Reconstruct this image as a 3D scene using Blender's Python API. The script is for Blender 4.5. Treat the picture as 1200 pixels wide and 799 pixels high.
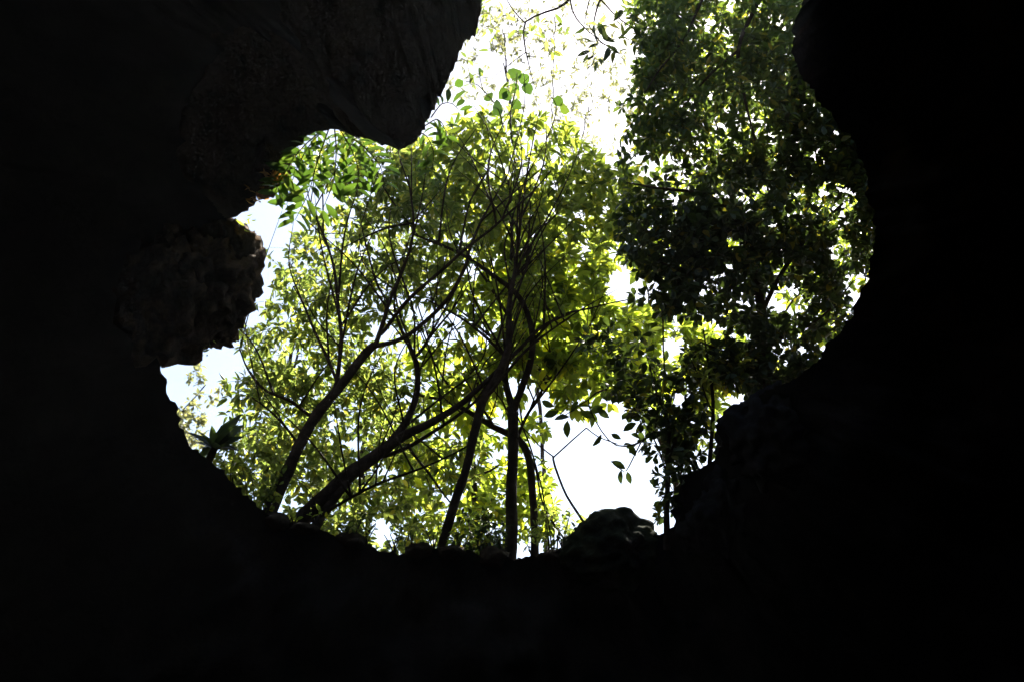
import bpy, math, random
import numpy as np
from mathutils import Vector, Matrix, noise

# ------------------------------------------------------------------ camera, sky, sun, exposure
scene = bpy.context.scene
for o in list(bpy.data.objects):
    bpy.data.objects.remove(o)
COL = scene.collection
F = 1287.0                       # focal length in pixels of the 1200 x 799 frame
PITCH = math.radians(24.0)
EYE = np.array((0.0, 0.0, 1.6))
cam_data = bpy.data.cameras.new('camera')
cam_data.sensor_width = 36.0
cam_data.lens = 36.0 * F / 1200.0
cam_data.clip_start = 0.05
cam_data.clip_end = 2000.0
cam_data.dof.use_dof = True
cam_data.dof.focus_distance = 11.0
cam_data.dof.aperture_fstop = 2.4
cam = bpy.data.objects.new('camera', cam_data)
cam.location = EYE
cam.rotation_euler = (math.radians(90) + PITCH, 0, 0)
COL.objects.link(cam)
scene.camera = cam

SUN_EL, SUN_AZ = math.radians(46.0), math.radians(20.0)      # azimuth: from +Y towards +X
world = bpy.data.worlds.new('World')
scene.world = world
world.use_nodes = True
wn = world.node_tree.nodes
sky = wn.new('ShaderNodeTexSky')
sky.sky_type = 'NISHITA'
sky.sun_disc = False
sky.sun_elevation = SUN_EL
sky.sun_rotation = SUN_AZ
sky.air_density = 1.0
sky.dust_density = 1.3
sky.ozone_density = 1.0
wn['Background'].inputs['Strength'].default_value = 0.05
world.node_tree.links.new(sky.outputs[0], wn['Background'].inputs['Color'])

sun_data = bpy.data.lights.new('sun', 'SUN')
sun_data.energy = 5.0
sun_data.angle = math.radians(0.53)
sun_data.color = (1.0, 0.95, 0.86)
sun = bpy.data.objects.new('sun', sun_data)
sdir = Vector((math.sin(SUN_AZ) * math.cos(SUN_EL), math.cos(SUN_AZ) * math.cos(SUN_EL), math.sin(SUN_EL)))
sun.rotation_euler = sdir.to_track_quat('Z', 'Y').to_euler()
sun.location = (2, 30, 40)
COL.objects.link(sun)

vs = scene.view_settings
vs.view_transform = 'Standard'
vs.look = 'None'
vs.gamma = 1.0
vs.use_curve_mapping = False
vs.exposure = 2.25
scene.render.engine = 'CYCLES'
scene.cycles.use_denoising = True
HAZE = 0.00017                     # density of the added haze
scene.cycles.volume_bounces = 0
scene.cycles.max_bounces = 8
scene.cycles.transparent_max_bounces = 4
scene.cycles.sample_clamp_indirect = 4.0

rnd = random.Random(11)
rng = np.random.default_rng(11)

# ------------------------------------------------------------------ helpers
CP, SP = math.cos(PITCH), math.sin(PITCH)
def ray(u, v):
    a, b = (u - 600.0) / F, (399.5 - v) / F
    return np.array((a, CP - b * SP, SP + b * CP))
def P(u, v, Y):                  # the point of that line of sight that stands Y metres ahead
    d = ray(u, v)
    return EYE + d * (Y / d[1])
def project(p):                  # world points (n,3) -> pixels and depth
    q = np.atleast_2d(p) - EYE
    dep = q[:, 1] * CP + q[:, 2] * SP
    up = -q[:, 1] * SP + q[:, 2] * CP
    dep = np.maximum(dep, 0.01)
    return 600 + F * q[:, 0] / dep, 399.5 - F * up / dep, dep
def unit(a):
    return a / np.maximum(np.linalg.norm(a, axis=-1, keepdims=True), 1e-9)
def smooth(x, a, b):
    t = np.clip((x - a) / (b - a), 0, 1)
    return t * t * (3 - 2 * t)
def fbm(p, s, octs=4):
    return noise.fractal(Vector(p) * s, 1.0, 2.0, octs)

def mesh_from(name, verts, faces, mat, shade=False):
    me = bpy.data.meshes.new(name)
    me.from_pydata([tuple(v) for v in verts], [], faces)
    me.materials.append(mat)
    if shade:
        me.polygons.foreach_set('use_smooth', [True] * len(me.polygons))
    me.update()
    return me
def fast_mesh(name, verts, quads, mat, shade=True):   # arrays (n,3) and (m,k)
    me = bpy.data.meshes.new(name)
    n, (m, k) = len(verts), quads.shape
    me.vertices.add(n)
    me.vertices.foreach_set('co', np.ascontiguousarray(verts, dtype=np.float32).ravel())
    me.loops.add(m * k)
    me.loops.foreach_set('vertex_index', np.ascontiguousarray(quads, dtype=np.int32).ravel())
    me.polygons.add(m)
    me.polygons.foreach_set('loop_start', np.arange(0, m * k, k, dtype=np.int32))
    me.polygons.foreach_set('use_smooth', np.full(m, shade))
    me.update(calc_edges=True)
    me.materials.append(mat)
    return me
def link(name, me, parent=None):
    o = bpy.data.objects.new(name, me)
    COL.objects.link(o)
    if parent is not None:
        o.parent = parent
    return o
def tag(o, label=None, cat=None, group=None, kind=None):
    for k, v in (('label', label), ('category', cat), ('group', group), ('kind', kind)):
        if v:
            o[k] = v
    return o

# ------------------------------------------------------------------ materials
def new_mat(name):
    m = bpy.data.materials.new(name)
    m.use_nodes = True
    nt = m.node_tree
    return m, nt, nt.nodes, nt.nodes['Principled BSDF']
def rock_mat(name, c0, c1, c2, scale, rough=0.9, bump=0.6):
    m, nt, N, bsdf = new_mat(name)
    tc = N.new('ShaderNodeTexCoord')
    n1 = N.new('ShaderNodeTexNoise'); n1.inputs['Scale'].default_value = scale; n1.inputs['Detail'].default_value = 9; n1.inputs['Roughness'].default_value = 0.65
    n2 = N.new('ShaderNodeTexNoise'); n2.inputs['Scale'].default_value = scale * 7; n2.inputs['Detail'].default_value = 6
    vo = N.new('ShaderNodeTexVoronoi'); vo.feature = 'DISTANCE_TO_EDGE'; vo.inputs['Scale'].default_value = scale * 1.6
    for n in (n1, n2, vo):
        nt.links.new(tc.outputs['Object'], n.inputs['Vector'])
    cr = N.new('ShaderNodeValToRGB')
    cr.color_ramp.elements[0].position = 0.34; cr.color_ramp.elements[0].color = (*c0, 1)
    cr.color_ramp.elements[1].position = 0.68; cr.color_ramp.elements[1].color = (*c2, 1)
    e = cr.color_ramp.elements.new(0.5); e.color = (*c1, 1)
    nt.links.new(n1.outputs['Fac'], cr.inputs['Fac'])
    nt.links.new(cr.outputs['Color'], bsdf.inputs['Base Color'])
    bsdf.inputs['Roughness'].default_value = rough
    bsdf.inputs['Specular IOR Level'].default_value = 0.06
    ad = N.new('ShaderNodeMath'); ad.operation = 'MULTIPLY_ADD'; ad.inputs[1].default_value = 0.5
    nt.links.new(n2.outputs['Fac'], ad.inputs[0]); nt.links.new(n1.outputs['Fac'], ad.inputs[2])
    bp = N.new('ShaderNodeBump'); bp.inputs['Strength'].default_value = bump; bp.inputs['Distance'].default_value = 0.05
    nt.links.new(ad.outputs[0], bp.inputs['Height']); nt.links.new(bp.outputs['Normal'], bsdf.inputs['Normal'])
    return m
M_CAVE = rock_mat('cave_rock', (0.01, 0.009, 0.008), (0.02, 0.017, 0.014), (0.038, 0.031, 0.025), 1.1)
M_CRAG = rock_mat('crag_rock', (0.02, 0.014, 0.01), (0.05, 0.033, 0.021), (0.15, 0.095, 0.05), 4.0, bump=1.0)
M_DARKROCK = rock_mat('dark_boulder_rock', (0.008, 0.008, 0.008), (0.016, 0.015, 0.014), (0.03, 0.028, 0.024), 2.0)  # boulder rock with a darker base colour
M_SOIL = rock_mat('leaf_litter', (0.018, 0.014, 0.009), (0.045, 0.033, 0.02), (0.075, 0.055, 0.03), 4.0)
M_MOSS = rock_mat('mossy_rock', (0.012, 0.015, 0.009), (0.024, 0.03, 0.014), (0.05, 0.056, 0.026), 5.0)
M_BARK = rock_mat('bark', (0.02, 0.015, 0.011), (0.042, 0.031, 0.023), (0.075, 0.058, 0.045), 9.0)
M_BARK_PALE = rock_mat('pale_root_bark', (0.12, 0.09, 0.06), (0.22, 0.17, 0.12), (0.3, 0.25, 0.18), 9.0)

def leaf_mat(name, dark, mid, light, yellow, ypart=0.08, trans=0.55, tboost=3.1, rough=0.45):
    m, nt, N, bsdf = new_mat(name)
    geo = N.new('ShaderNodeNewGeometry'); oi = N.new('ShaderNodeObjectInfo')
    ad = N.new('ShaderNodeMath'); ad.operation = 'ADD'
    fr = N.new('ShaderNodeMath'); fr.operation = 'FRACT'
    nt.links.new(geo.outputs['Random Per Island'], ad.inputs[0]); nt.links.new(oi.outputs['Random'], ad.inputs[1])
    nt.links.new(ad.outputs[0], fr.inputs[0])
    cr = N.new('ShaderNodeValToRGB'); el = cr.color_ramp.elements
    el[0].position = 0.0; el[0].color = (*dark, 1)
    el[1].position = 1.0; el[1].color = (*yellow, 1)
    for pos, c in ((0.45, mid), (1 - ypart - 0.06, light), (1 - ypart, yellow)):
        e = el.new(pos); e.color = (*c, 1)
    nt.links.new(fr.outputs[0], cr.inputs['Fac'])
    nz = N.new('ShaderNodeTexNoise'); nz.inputs['Scale'].default_value = 40; nz.inputs['Detail'].default_value = 3
    tc = N.new('ShaderNodeTexCoord'); nt.links.new(tc.outputs['Object'], nz.inputs['Vector'])
    mr = N.new('ShaderNodeMapRange'); mr.inputs[3].default_value = 0.75; mr.inputs[4].default_value = 1.25
    nt.links.new(nz.outputs['Fac'], mr.inputs[0])
    mx = N.new('ShaderNodeVectorMath'); mx.operation = 'SCALE'
    nt.links.new(cr.outputs['Color'], mx.inputs[0]); nt.links.new(mr.outputs[0], mx.inputs['Scale'])
    nt.links.new(mx.outputs[0], bsdf.inputs['Base Color'])
    bsdf.inputs['Roughness'].default_value = rough
    bsdf.inputs['Specular IOR Level'].default_value = 0.35
    tb = N.new('ShaderNodeVectorMath'); tb.operation = 'MULTIPLY'
    tb.inputs[1].default_value = (tboost * 1.12, tboost, tboost * 0.55)      # light that passes a blade is yellower
    nt.links.new(mx.outputs[0], tb.inputs[0])
    tr = N.new('ShaderNodeBsdfTranslucent'); nt.links.new(tb.outputs[0], tr.inputs['Color'])
    mix = N.new('ShaderNodeMixShader'); mix.inputs[0].default_value = trans
    nt.links.new(bsdf.outputs[0], mix.inputs[1]); nt.links.new(tr.outputs[0], mix.inputs[2])
    nt.links.new(mix.outputs[0], N['Material Output'].inputs['Surface'])
    return m
L_MAIN = leaf_mat('green_leaf', (0.04, 0.062, 0.015), (0.095, 0.135, 0.028), (0.155, 0.195, 0.045), (0.26, 0.27, 0.03), 0.05)
L_OLIVE = leaf_mat('olive_leaf', (0.028, 0.045, 0.014), (0.07, 0.104, 0.03), (0.13, 0.165, 0.05), (0.2, 0.2, 0.04), 0.04)
L_BRIGHT = leaf_mat('bright_leaf', (0.045, 0.07, 0.014), (0.12, 0.17, 0.026), (0.18, 0.24, 0.04), (0.3, 0.33, 0.03), 0.08, tboost=3.1)
L_DARK = leaf_mat('shaded_leathery_leaf', (0.018, 0.032, 0.012), (0.028, 0.05, 0.016), (0.045, 0.075, 0.02), (0.16, 0.16, 0.02), 0.03, trans=0.3, tboost=1.8)  # leathery leaf, with the roof's shade put into its dark colour
L_SHADE = leaf_mat('shaded_green_leaf', (0.03, 0.052, 0.014), (0.045, 0.078, 0.018), (0.07, 0.11, 0.022), (0.2, 0.2, 0.03), 0.04, trans=0.42, tboost=2.3)  # green leaf darkened by colour to look shaded
L_FERN = leaf_mat('frond_leaf', (0.04, 0.085, 0.016), (0.055, 0.12, 0.02), (0.08, 0.15, 0.025), (0.12, 0.17, 0.03), 0.03, trans=0.33, tboost=1.7)
L_PALE = leaf_mat('hazed_far_leaf', (0.09, 0.11, 0.07), (0.13, 0.15, 0.09), (0.17, 0.19, 0.11), (0.2, 0.2, 0.1), 0.05, tboost=1.9)  # haze and glare over distant leaves put into a pale colour
L_DRY = leaf_mat('dry_leaf', (0.12, 0.06, 0.02), (0.2, 0.1, 0.03), (0.3, 0.17, 0.05), (0.36, 0.24, 0.06), 0.1)

# ------------------------------------------------------------------ the cave: one rock shell round the camera, open where the photo shows the mouth
OUT = [  # pixel outline of the mouth, clockwise from the roof's right end; last value = metres ahead
 (565,0,6.4),(562,18,6.4),(556,42,6.45),(545,52,6.5),(533,78,6.5),(520,105,6.6),(508,132,6.6),(497,152,6.7),(483,170,6.7),(468,176,6.7),
 (450,172,6.75),(432,163,6.8),(412,160,6.8),(398,152,6.85),(380,152,6.9),(362,160,6.95),(345,170,7.0),(332,188,7.05),(322,204,7.1),
 (306,222,7.15),(296,238,7.2),(284,252,7.25),(262,262,7.4),(240,300,7.6),(245,350,7.8),(250,385,8.0),(236,400,8.1),(214,413,8.2),(192,426,8.3),
 (190,436,8.4),(197,452,8.5),(203,474,8.6),(212,494,8.7),(222,518,8.8),(236,534,8.9),(252,548,9.0),(268,562,9.1),(288,580,9.2),(306,596,9.3),
 (330,606,9.4),(352,613,9.45),(380,622,9.5),(410,630,9.6),(432,638,9.65),(452,648,9.7),(470,650,9.75),(490,644,9.75),(512,643,9.75),
 (540,646,9.8),(568,650,9.8),(592,655,9.8),(616,652,9.8),(640,648,9.8),(668,640,9.8),(700,636,9.75),(740,634,9.7),(766,626,9.6),
 (780,622,9.5),(794,612,9.4),(802,596,9.3),(800,576,9.25),(806,556,9.2),(822,546,9.15),(842,534,9.1),(850,520,9.05),(852,502,9.0),
 (862,486,8.95),(880,470,8.9),(900,458,8.85),(930,446,8.8),(955,424,8.7),(975,398,8.6),(994,372,8.5),(1008,346,8.4),(1018,314,8.2),
 (1026,280,8.0),(1022,246,7.9),(1014,214,7.8),(1010,188,7.7),(994,160,7.5),(966,126,7.3),(942,96,7.1),(930,64,6.9),(926,34,6.8),
 (940,10,6.7),(946,-30,6.6),(950,-110,6.3),(915,-220,6.0),(850,-310,5.7),(760,-355,5.5),(680,-340,5.5),(620,-270,5.7),(588,-170,6.0),(568,-70,6.2)]
CU, CV = 620.0, 330.0
NO = 720
op = np.array(OUT, dtype=float)
seg = np.linalg.norm(np.diff(np.vstack([op, op[:1]])[:, :2], axis=0), axis=1)
cum = np.concatenate([[0], np.cumsum(seg)])
tt = np.linspace(0, cum[-1], NO, endpoint=False)
ol = np.stack([np.interp(tt, cum, np.append(op[:, k], op[0, k])) for k in range(3)], axis=1)
rad = unit(ol[:, :2] - np.array((CU, CV)))
SOFT = unit(np.array([P(*q) for q in ol]) - EYE)        # the outline before it is roughened
for i in range(NO):
    a = noise.noise(Vector((ol[i, 0] * .045, ol[i, 1] * .045, 3))) * 6.0 + noise.noise(Vector((ol[i, 0] * .16, ol[i, 1] * .16, 7))) * 5.0 + noise.noise(Vector((ol[i, 0] * .4, ol[i, 1] * .4, 9))) * 3.5
    ol[i, :2] += rad[i] * a
EDGE = np.array([P(*q) for q in ol])
edir = EDGE - EYE
er = np.linalg.norm(edir, axis=1)
edir = unit(edir)
BACK = -unit(ray(CU, CV))
def room_r(d):                   # chamber about 13 m wide, 15 m deep, 7.5 m high
    a = max(d[0] / 6.6, -d[0] / 6.4); b = max(d[1] / 9.7, -d[1] / 5.2); c = max(d[2] / 6.0, -d[2] / 1.6)
    p = 5.0
    return (abs(a) ** p + abs(b) ** p + abs(c) ** p) ** (-1 / p)
K = 84
verts = []
for k in range(K):
    t = (k / (K - 0.4)) ** 1.55
    for i in range(NO):
        e = edir[i]
        if k:
            w2 = smooth((k / (K - 0.4)) ** 1.55, 0.0, 0.045)
            e = unit(edir[i] * (1 - w2) + SOFT[i] * w2)
        om = math.acos(max(-1, min(1, float(e @ BACK))))
        d = (math.sin((1 - t) * om) * e + math.sin(t * om) * BACK) / math.sin(om)
        w = smooth(t * om, 0.0, 0.55)
        r = er[i] * (1 - w) + room_r(d) * w
        if k:
            p = EYE + d * r
            g = min(1.0, t * om / 0.06)
            n = 0.42 * fbm(p, 0.55, 3) + 0.2 * abs(fbm(p, 1.7, 4)) + 0.06 * fbm(p, 6.0, 3)
            r = r * (1 + 0.0) + g * n * min(1.0, r / 4.0)
        verts.append(EYE + d * max(r, 1.2))
faces = []
for k in range(K - 1):
    for i in range(NO):
        j = (i + 1) % NO
        faces.append((k * NO + i, k * NO + j, (k + 1) * NO + j, (k + 1) * NO + i))
faces.append(tuple((K - 1) * NO + i for i in range(NO)))
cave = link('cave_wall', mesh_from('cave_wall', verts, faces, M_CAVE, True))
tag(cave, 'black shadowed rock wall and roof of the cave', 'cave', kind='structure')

# ------------------------------------------------------------------ the ground outside: a sheet that starts at the lip and reaches the horizon
def ground_h(x, y):
    return 3.72 + 5.6 * float(smooth(12.2 - y, 0.6, 4.6)) * (0.75 + 0.25 * float(smooth(abs(x), 0, 3))) + 0.9 * float(smooth(abs(x), 3.2, 7)) * float(smooth(14 - y, 0, 4)) \
        + 0.12 * fbm((x, y, 1.3), 0.5, 3) + 0.004 * max(0, y - 40) * 0
S = [0, .12, .3, .6, 1.0, 1.6, 2.4, 3.6, 5.5, 8, 12, 18, 30, 55, 90]
q2 = np.stack([ol[:, 0] - CU, (ol[:, 1] - CV) * 1.25], axis=1)
q2 = unit(q2)
verts, faces = [], []
for s in S:
    for i in range(NO):
        x, y = EDGE[i, 0] + q2[i, 0] * s, EDGE[i, 1] + q2[i, 1] * s
        w = float(smooth(s, 0.05, 3.0))
        top = max(0.0, -q2[i, 1])
        z0 = EDGE[i, 2] + top * 1.3 * min(s, 1.5) - max(0.0, q2[i, 1]) * 0.1 * min(s, 1.0)
        z = z0 * (1 - w) + ground_h(x, y) * w
        if s:
            z += 0.05 * fbm((x, y, z), 3.0, 3) * min(1, s * 3)
        verts.append((x, y, z))
for k in range(len(S) - 1):
    for i in range(NO):
        j = (i + 1) % NO
        faces.append((k * NO + i, (k + 1) * NO + i, (k + 1) * NO + j, k * NO + j))
gnd = link('forest_floor', mesh_from('forest_floor', verts, faces, M_SOIL, True))
tag(gnd, 'dark leaf littered ground outside the cave mouth', 'ground', kind='structure')

# ------------------------------------------------------------------ boulders and crags
def lump(u, v, Y, size, seed, mat, sub=5, rough=0.28, fine=0.07, freq=1.1, jag=0.0):
    import bmesh
    bm = bmesh.new()
    bmesh.ops.create_icosphere(bm, subdivisions=sub, radius=1.0)
    so = Vector((seed * 7.3, seed * 3.1, seed))
    for vt in bm.verts:
        d = vt.co.normalized()
        n = rough * noise.fractal(d * freq + so, 1, 2, 3) + rough * 0.7 * (0.4 - abs(noise.noise(d * freq * 2.3 + so))) + fine * noise.fractal(d * 6 + so, 1, 2, 4)
        if jag:
            vd = noise.voronoi(d * 2.6 + so)[0]
            n += jag * (vd[1] - vd[0]) - jag * .3 + .5 * jag * (noise.voronoi(d * 6 + so)[0][0] - .3)
        c = d * (1 + n)
        vt.co = Vector((c.x * size[0], c.y * size[1], c.z * size[2]))
    me = bpy.data.meshes.new('lump')
    bm.to_mesh(me); bm.free()
    me.materials.append(mat)
    me.polygons.foreach_set('use_smooth', [True] * len(me.polygons))
    return me, P(u, v, Y)
def rock(name, label, u, v, Y, size, seed, mat, cat='boulder', group=None, **kw):
    me, c = lump(u, v, Y, size, seed, mat, **kw)
    o = link(name, me); o.location = c
    tag(o, label, cat, group)
    return o
crag = rock('rock_crag', 'brown jagged crag jutting from the left wall into the cave mouth', 238, 330, 7.75, (0.36, 0.45, 0.46), 3, M_CRAG, 'rock', rough=0.2, fine=0.1, jag=.4)
for (u, v, Y, sz, sd) in ((283, 298, 7.7, (0.155, 0.28, 0.22), 8), (240, 380, 7.95, (0.22, 0.3, 0.15), 12), (200, 350, 7.6, (0.36, 0.4, 0.46), 15), (262, 272, 7.6, (.14, .25, .1), 17)):
    me, c = lump(u, v, Y, sz, sd, M_CRAG, sub=4, rough=0.2, fine=0.12, jag=.4)
    o = link('rock_knob', me, crag); o.location = Vector(c) - crag.location
rock('rock_ledge', 'brown sunlit rock edge under the roof above the crag', 316, 196, 7.2, (0.16, 0.22, 0.2), 21, M_CRAG, 'rock', sub=4, rough=0.4, fine=0.16)
rock('boulder', 'rounded mossy boulder on the lower rim below the white gap', 716, 648, 9.9, (0.44, 0.45, 0.36), 5, M_MOSS, fine=0.09)
rock('boulder', 'dark rounded boulder at the foot of the right wall beside the dark sapling', 838, 600, 9.5, (0.33, 0.4, 0.42), 9, M_DARKROCK, jag=.25)
rock('boulder', 'dark boulder bulging from the right wall below the dense dark foliage', 898, 520, 9.2, (0.36, 0.4, 0.44), 14, M_DARKROCK, jag=.25)

# ------------------------------------------------------------------ plants
def tube(pts, rads, sides, jitter=0.0):
    pts = np.asarray(pts, float); rads = np.asarray(rads, float)
    n = len(pts)
    tan = unit(np.gradient(pts, axis=0))
    ref = np.array((1.0, 0.0, 0.0)) if abs(tan[0][0]) < 0.8 else np.array((0.0, 1.0, 0.0))
    s = unit(np.cross(tan, ref)); b = np.cross(tan, s)
    an = np.arange(sides) * 2 * math.pi / sides
    ring = s[:, None, :] * np.cos(an)[None, :, None] + b[:, None, :] * np.sin(an)[None, :, None]
    rr = rads[:, None] * np.ones((n, sides))
    if jitter:
        rr = rr * (1 + jitter * rng.standard_normal((n, sides)))
    V = (pts[:, None, :] + ring * rr[:, :, None]).reshape(-1, 3)
    i, k = np.meshgrid(np.arange(n - 1), np.arange(sides), indexing='ij')
    k2 = (k + 1) % sides
    Q = np.stack([i * sides + k, i * sides + k2, (i + 1) * sides + k2, (i + 1) * sides + k], axis=-1).reshape(-1, 4)
    return V, Q
def spline(cp, rad, step):
    cp = np.asarray(cp, float); rad = np.asarray(rad, float)
    ext = np.vstack([2 * cp[0] - cp[1], cp, 2 * cp[-1] - cp[-2]])
    pts, rs = [], []
    for i in range(len(cp) - 1):
        p0, p1, p2, p3 = ext[i:i + 4]
        m = max(2, int(np.linalg.norm(p2 - p1) / step))
        for t in np.arange(m) / m:
            pts.append(0.5 * (2 * p1 + (p2 - p0) * t + (2 * p0 - 5 * p1 + 4 * p2 - p3) * t * t + (3 * p1 - p0 - 3 * p2 + p3) * t ** 3))
            rs.append(rad[i] * (1 - t) + rad[i + 1] * t)
    pts.append(cp[-1]); rs.append(rad[-1])
    return np.array(pts), np.array(rs)
def wobble(pts, amp, seed):
    out = pts.copy()
    for i, p in enumerate(pts[1:], 1):
        q = Vector(p) * 2.2 + Vector((seed, seed * 2, 0))
        out[i] += np.array(noise.noise_vector(q)) * amp
    return out

# leaf blade: 5 stations along the midrib, folded along it and curved downwards
def blade(shape):
    st = {'ellip': (.0, .72, 1.0, .70), 'obov': (.0, .5, .95, 1.0), 'lance': (.0, .8, .9, .5), 'round': (.0, .95, 1.05, .85)}[shape]
    xs = (0.0, 0.25, 0.52, 0.78, 1.0)
    V = [(x, 0.0, -0.16 * x * x) for x in xs]
    for sgn in (1, -1):
        for x, w in zip(xs[1:4], st[1:4]):
            V.append((x, sgn * 0.5 * w, -0.16 * x * x + 0.09 * w))
    Fq = [(0, 1, 5, 5), (1, 2, 6, 5), (2, 3, 7, 6), (3, 4, 7, 7), (0, 8, 1, 1), (1, 8, 9, 2), (2, 9, 10, 3), (3, 10, 4, 4)]
    return np.array(V), Fq
BL = {s: blade(s) for s in ('ellip', 'obov', 'lance', 'round')}
def leaf_faces(shape):           # triangles and quads -> triangles only (uniform arrays)
    T = []
    for f in BL[shape][1]:
        f = list(dict.fromkeys(f))
        T.append((f[0], f[1], f[2]))
        if len(f) == 4:
            T.append((f[0], f[2], f[3]))
    return np.array(T)
TRI = {s: leaf_faces(s) for s in BL}

GAPS = [(688, 548, 46, 62), (706, 510, 30, 26), (664, 500, 22, 18), (228, 448, 36, 46), (256, 420, 26, 26), (318, 268, 20, 32), (306, 330, 14, 34), (606, 70, 56, 34), (690, 100, 40, 60),
        (560, 90, 40, 30), (724, 335, 18, 22), (786, 408, 16, 18), (862, 492, 14, 22), (380, 236, 18, 16), (445, 622, 14, 20), (600, 452, 10, 18),
        (632, 470, 18, 20), (735, 590, 26, 22), (757, 552, 8, 16), (520, 130, 26, 14), (715, 160, 14, 40), (416, 520, 12, 8), (795, 470, 8, 12)]
def in_gap(u, v, k=1.0):
    m = np.zeros(len(u), bool)
    for (a, b, ru, rv) in GAPS:
        m |= ((u - a) / (ru * k)) ** 2 + ((v - b) / (rv * k)) ** 2 < 1
    return m

PLANTS = []
class Plant:
    def __init__(self, name, label, cat, base, bark, leafmat, shape='ellip', size=(0.12, 0.18), aspect=0.42, group=None):
        self.base = np.array(base, float)
        self.e = bpy.data.objects.new(name, None)
        self.e.location = self.base; self.e.empty_display_size = 0.2
        COL.objects.link(self.e); tag(self.e, label, cat, group)
        self.bark, self.lm, self.shape, self.size, self.aspect = bark, leafmat, shape, size, aspect
        self.nodes, self.nrad = [], []
        self.tw = []
        self.L = []              # leaves: pos, axis, normal, length
        self.single = 0
        self.free = False
        self.prune = []
        PLANTS.append(self)
    def stem(self, name, pts, step=0.07, sides=9, amp=0.02, bark=None):
        cp = [P(*q[:3]) for q in pts]
        rd = [q[3] / F * np.linalg.norm(c - EYE) for q, c in zip(pts, cp)]
        thin = {'branch': .78, 'trunk': .9}.get(name, 1.0)
        a, r = spline(cp, [q * thin for q in rd], step)
        a = wobble(a, amp, len(self.nodes) * 0.37)
        V, Q = tube(a, r, sides, 0.05)
        o = link(name, fast_mesh(name, V - self.base, Q, bark or self.bark), self.e)
        self.nodes += list(a); self.nrad += list(r)
        return o
    def twigs_to(self, tips, arch=0.15, leaves=(6, 9), along=4, spread=1.0, maxr=0.012, updown=0.0):
        nodes = np.array(self.nodes); nr = np.array(self.nrad)
        d0 = np.array([np.min(np.linalg.norm(nodes - t, axis=1)) for t in tips])
        for ti in np.argsort(d0):
            t = tips[ti]
            dv = np.linalg.norm(nodes - t, axis=1) + 0.25 * np.maximum(0, nodes[:, 2] - t[2])
            j = int(np.argmin(dv))
            a = nodes[j]
            ln = np.linalg.norm(t - a)
            mid = 0.5 * (a + t) + np.array((0, 0, arch * ln)) + rng.normal(0, 0.07 * ln, 3)
            m = max(4, int(ln / 0.07))
            s = np.linspace(0, 1, m + 1)[:, None]
            path = (1 - s) ** 2 * a + 2 * s * (1 - s) * mid + s * s * t
            r0 = min(nr[j] * 0.75, 0.003 + 0.009 * ln, maxr)
            rr = np.linspace(max(r0, 0.0024), 0.0018, m + 1)
            self.tw.append(tube(path, rr, 4))
            nodes = np.vstack([nodes, path[1:]]); nr = np.concatenate([nr, rr[1:]])
            td = unit(path[-1] - path[-3])
            self.spray(path[-1], td, rnd.randint(*leaves), spread)
            for k in range(along):
                q = path[rnd.randint(m // 2, m)] if m > 1 else path[-1]
                self.spray(q, td, 1, spread)
        self.nodes, self.nrad = list(nodes), list(nr)
    def spray(self, p, td, n, spread=1.0):
        ph = rnd.random() * 6.28
        s = unit(np.cross(td, (0.3, 0.2, 1.0))); b = np.cross(s, td)
        for k in range(n):
            a = ph + k * 2.4 + rnd.gauss(0, .3)
            fw = rnd.uniform(0.05, 0.9)
            ax = unit(td * fw + (s * math.cos(a) + b * math.sin(a)) * spread + np.array((0, 0, rnd.uniform(-0.45, 0.15))))
            nm = np.array((0.0, 0.0, 1.0)) + rng.normal(0, 0.55, 3)
            self.L.append((p + ax * 0.012, ax, nm, rnd.uniform(*self.size)))
    def fan(self, n, length=(.5, 1.3), rpx=1.1, toward=.15):
        src = len(self.nodes)
        for k in range(n):
            j = rnd.randint(int(src * .25), src - 1)
            a = np.array(self.nodes[j])
            ln = rnd.uniform(*length)
            d = unit(np.array((rnd.gauss(0, .55), -toward + rnd.gauss(0, .25), 1.0)))
            b = a + d * ln * .5 + rng.normal(0, .06 * ln, 3)
            c = b + unit(d + np.array((rnd.gauss(0, .3), 0, -.1))) * ln * .5
            r = rpx * min(self.nrad[j] * .8, .004 + .005 * ln)
            pt, rr = spline([a, b, c], [r, r * .65, .002], .08)
            V, Q = tube(pt, rr, 5)
            link('branch', fast_mesh('branch', V - self.base, Q, self.bark), self.e)
            self.nodes += list(pt[2:]); self.nrad += list(rr[2:])
    def crown(self, ells, dens=0.8, **kw):
        tips = []
        for (u, v, ru, rv, Y, dY, n) in ells:
            cnt = 0
            n = int(n * dens)
            while cnt < n:
                a, b = rnd.uniform(-1, 1), rnd.uniform(-1, 1)
                an = math.atan2(b, a)
                lim = 1.0 + 0.55 * noise.noise(Vector((math.cos(an) * 1.6 + u, math.sin(an) * 1.6 + v, 0.3)))
                if a * a + b * b > lim * lim: continue
                cnt += 1
                uu, vv = u + a * ru, v + b * rv
                if Y < 25 and in_gap(np.array([uu]), np.array([vv]))[0]: continue
                tips.append(P(uu, vv, Y + dY * rnd.uniform(-1, 1) * math.sqrt(max(0.1, 1 - 0.8 * min(1, a * a + b * b)))))
        self.twigs_to(np.array(tips), **kw)
    def arrays(self):
        if not self.L: return None
        pos = np.array([l[0] for l in self.L]); ax = unit(np.array([l[1] for l in self.L]))
        nm = np.array([l[2] for l in self.L]); ln = np.array([l[3] for l in self.L])
        nm = nm - ax * np.sum(nm * ax, axis=1, keepdims=True)
        nm = unit(nm); sd = np.cross(nm, ax)
        return pos, ax, sd, nm, ln

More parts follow.
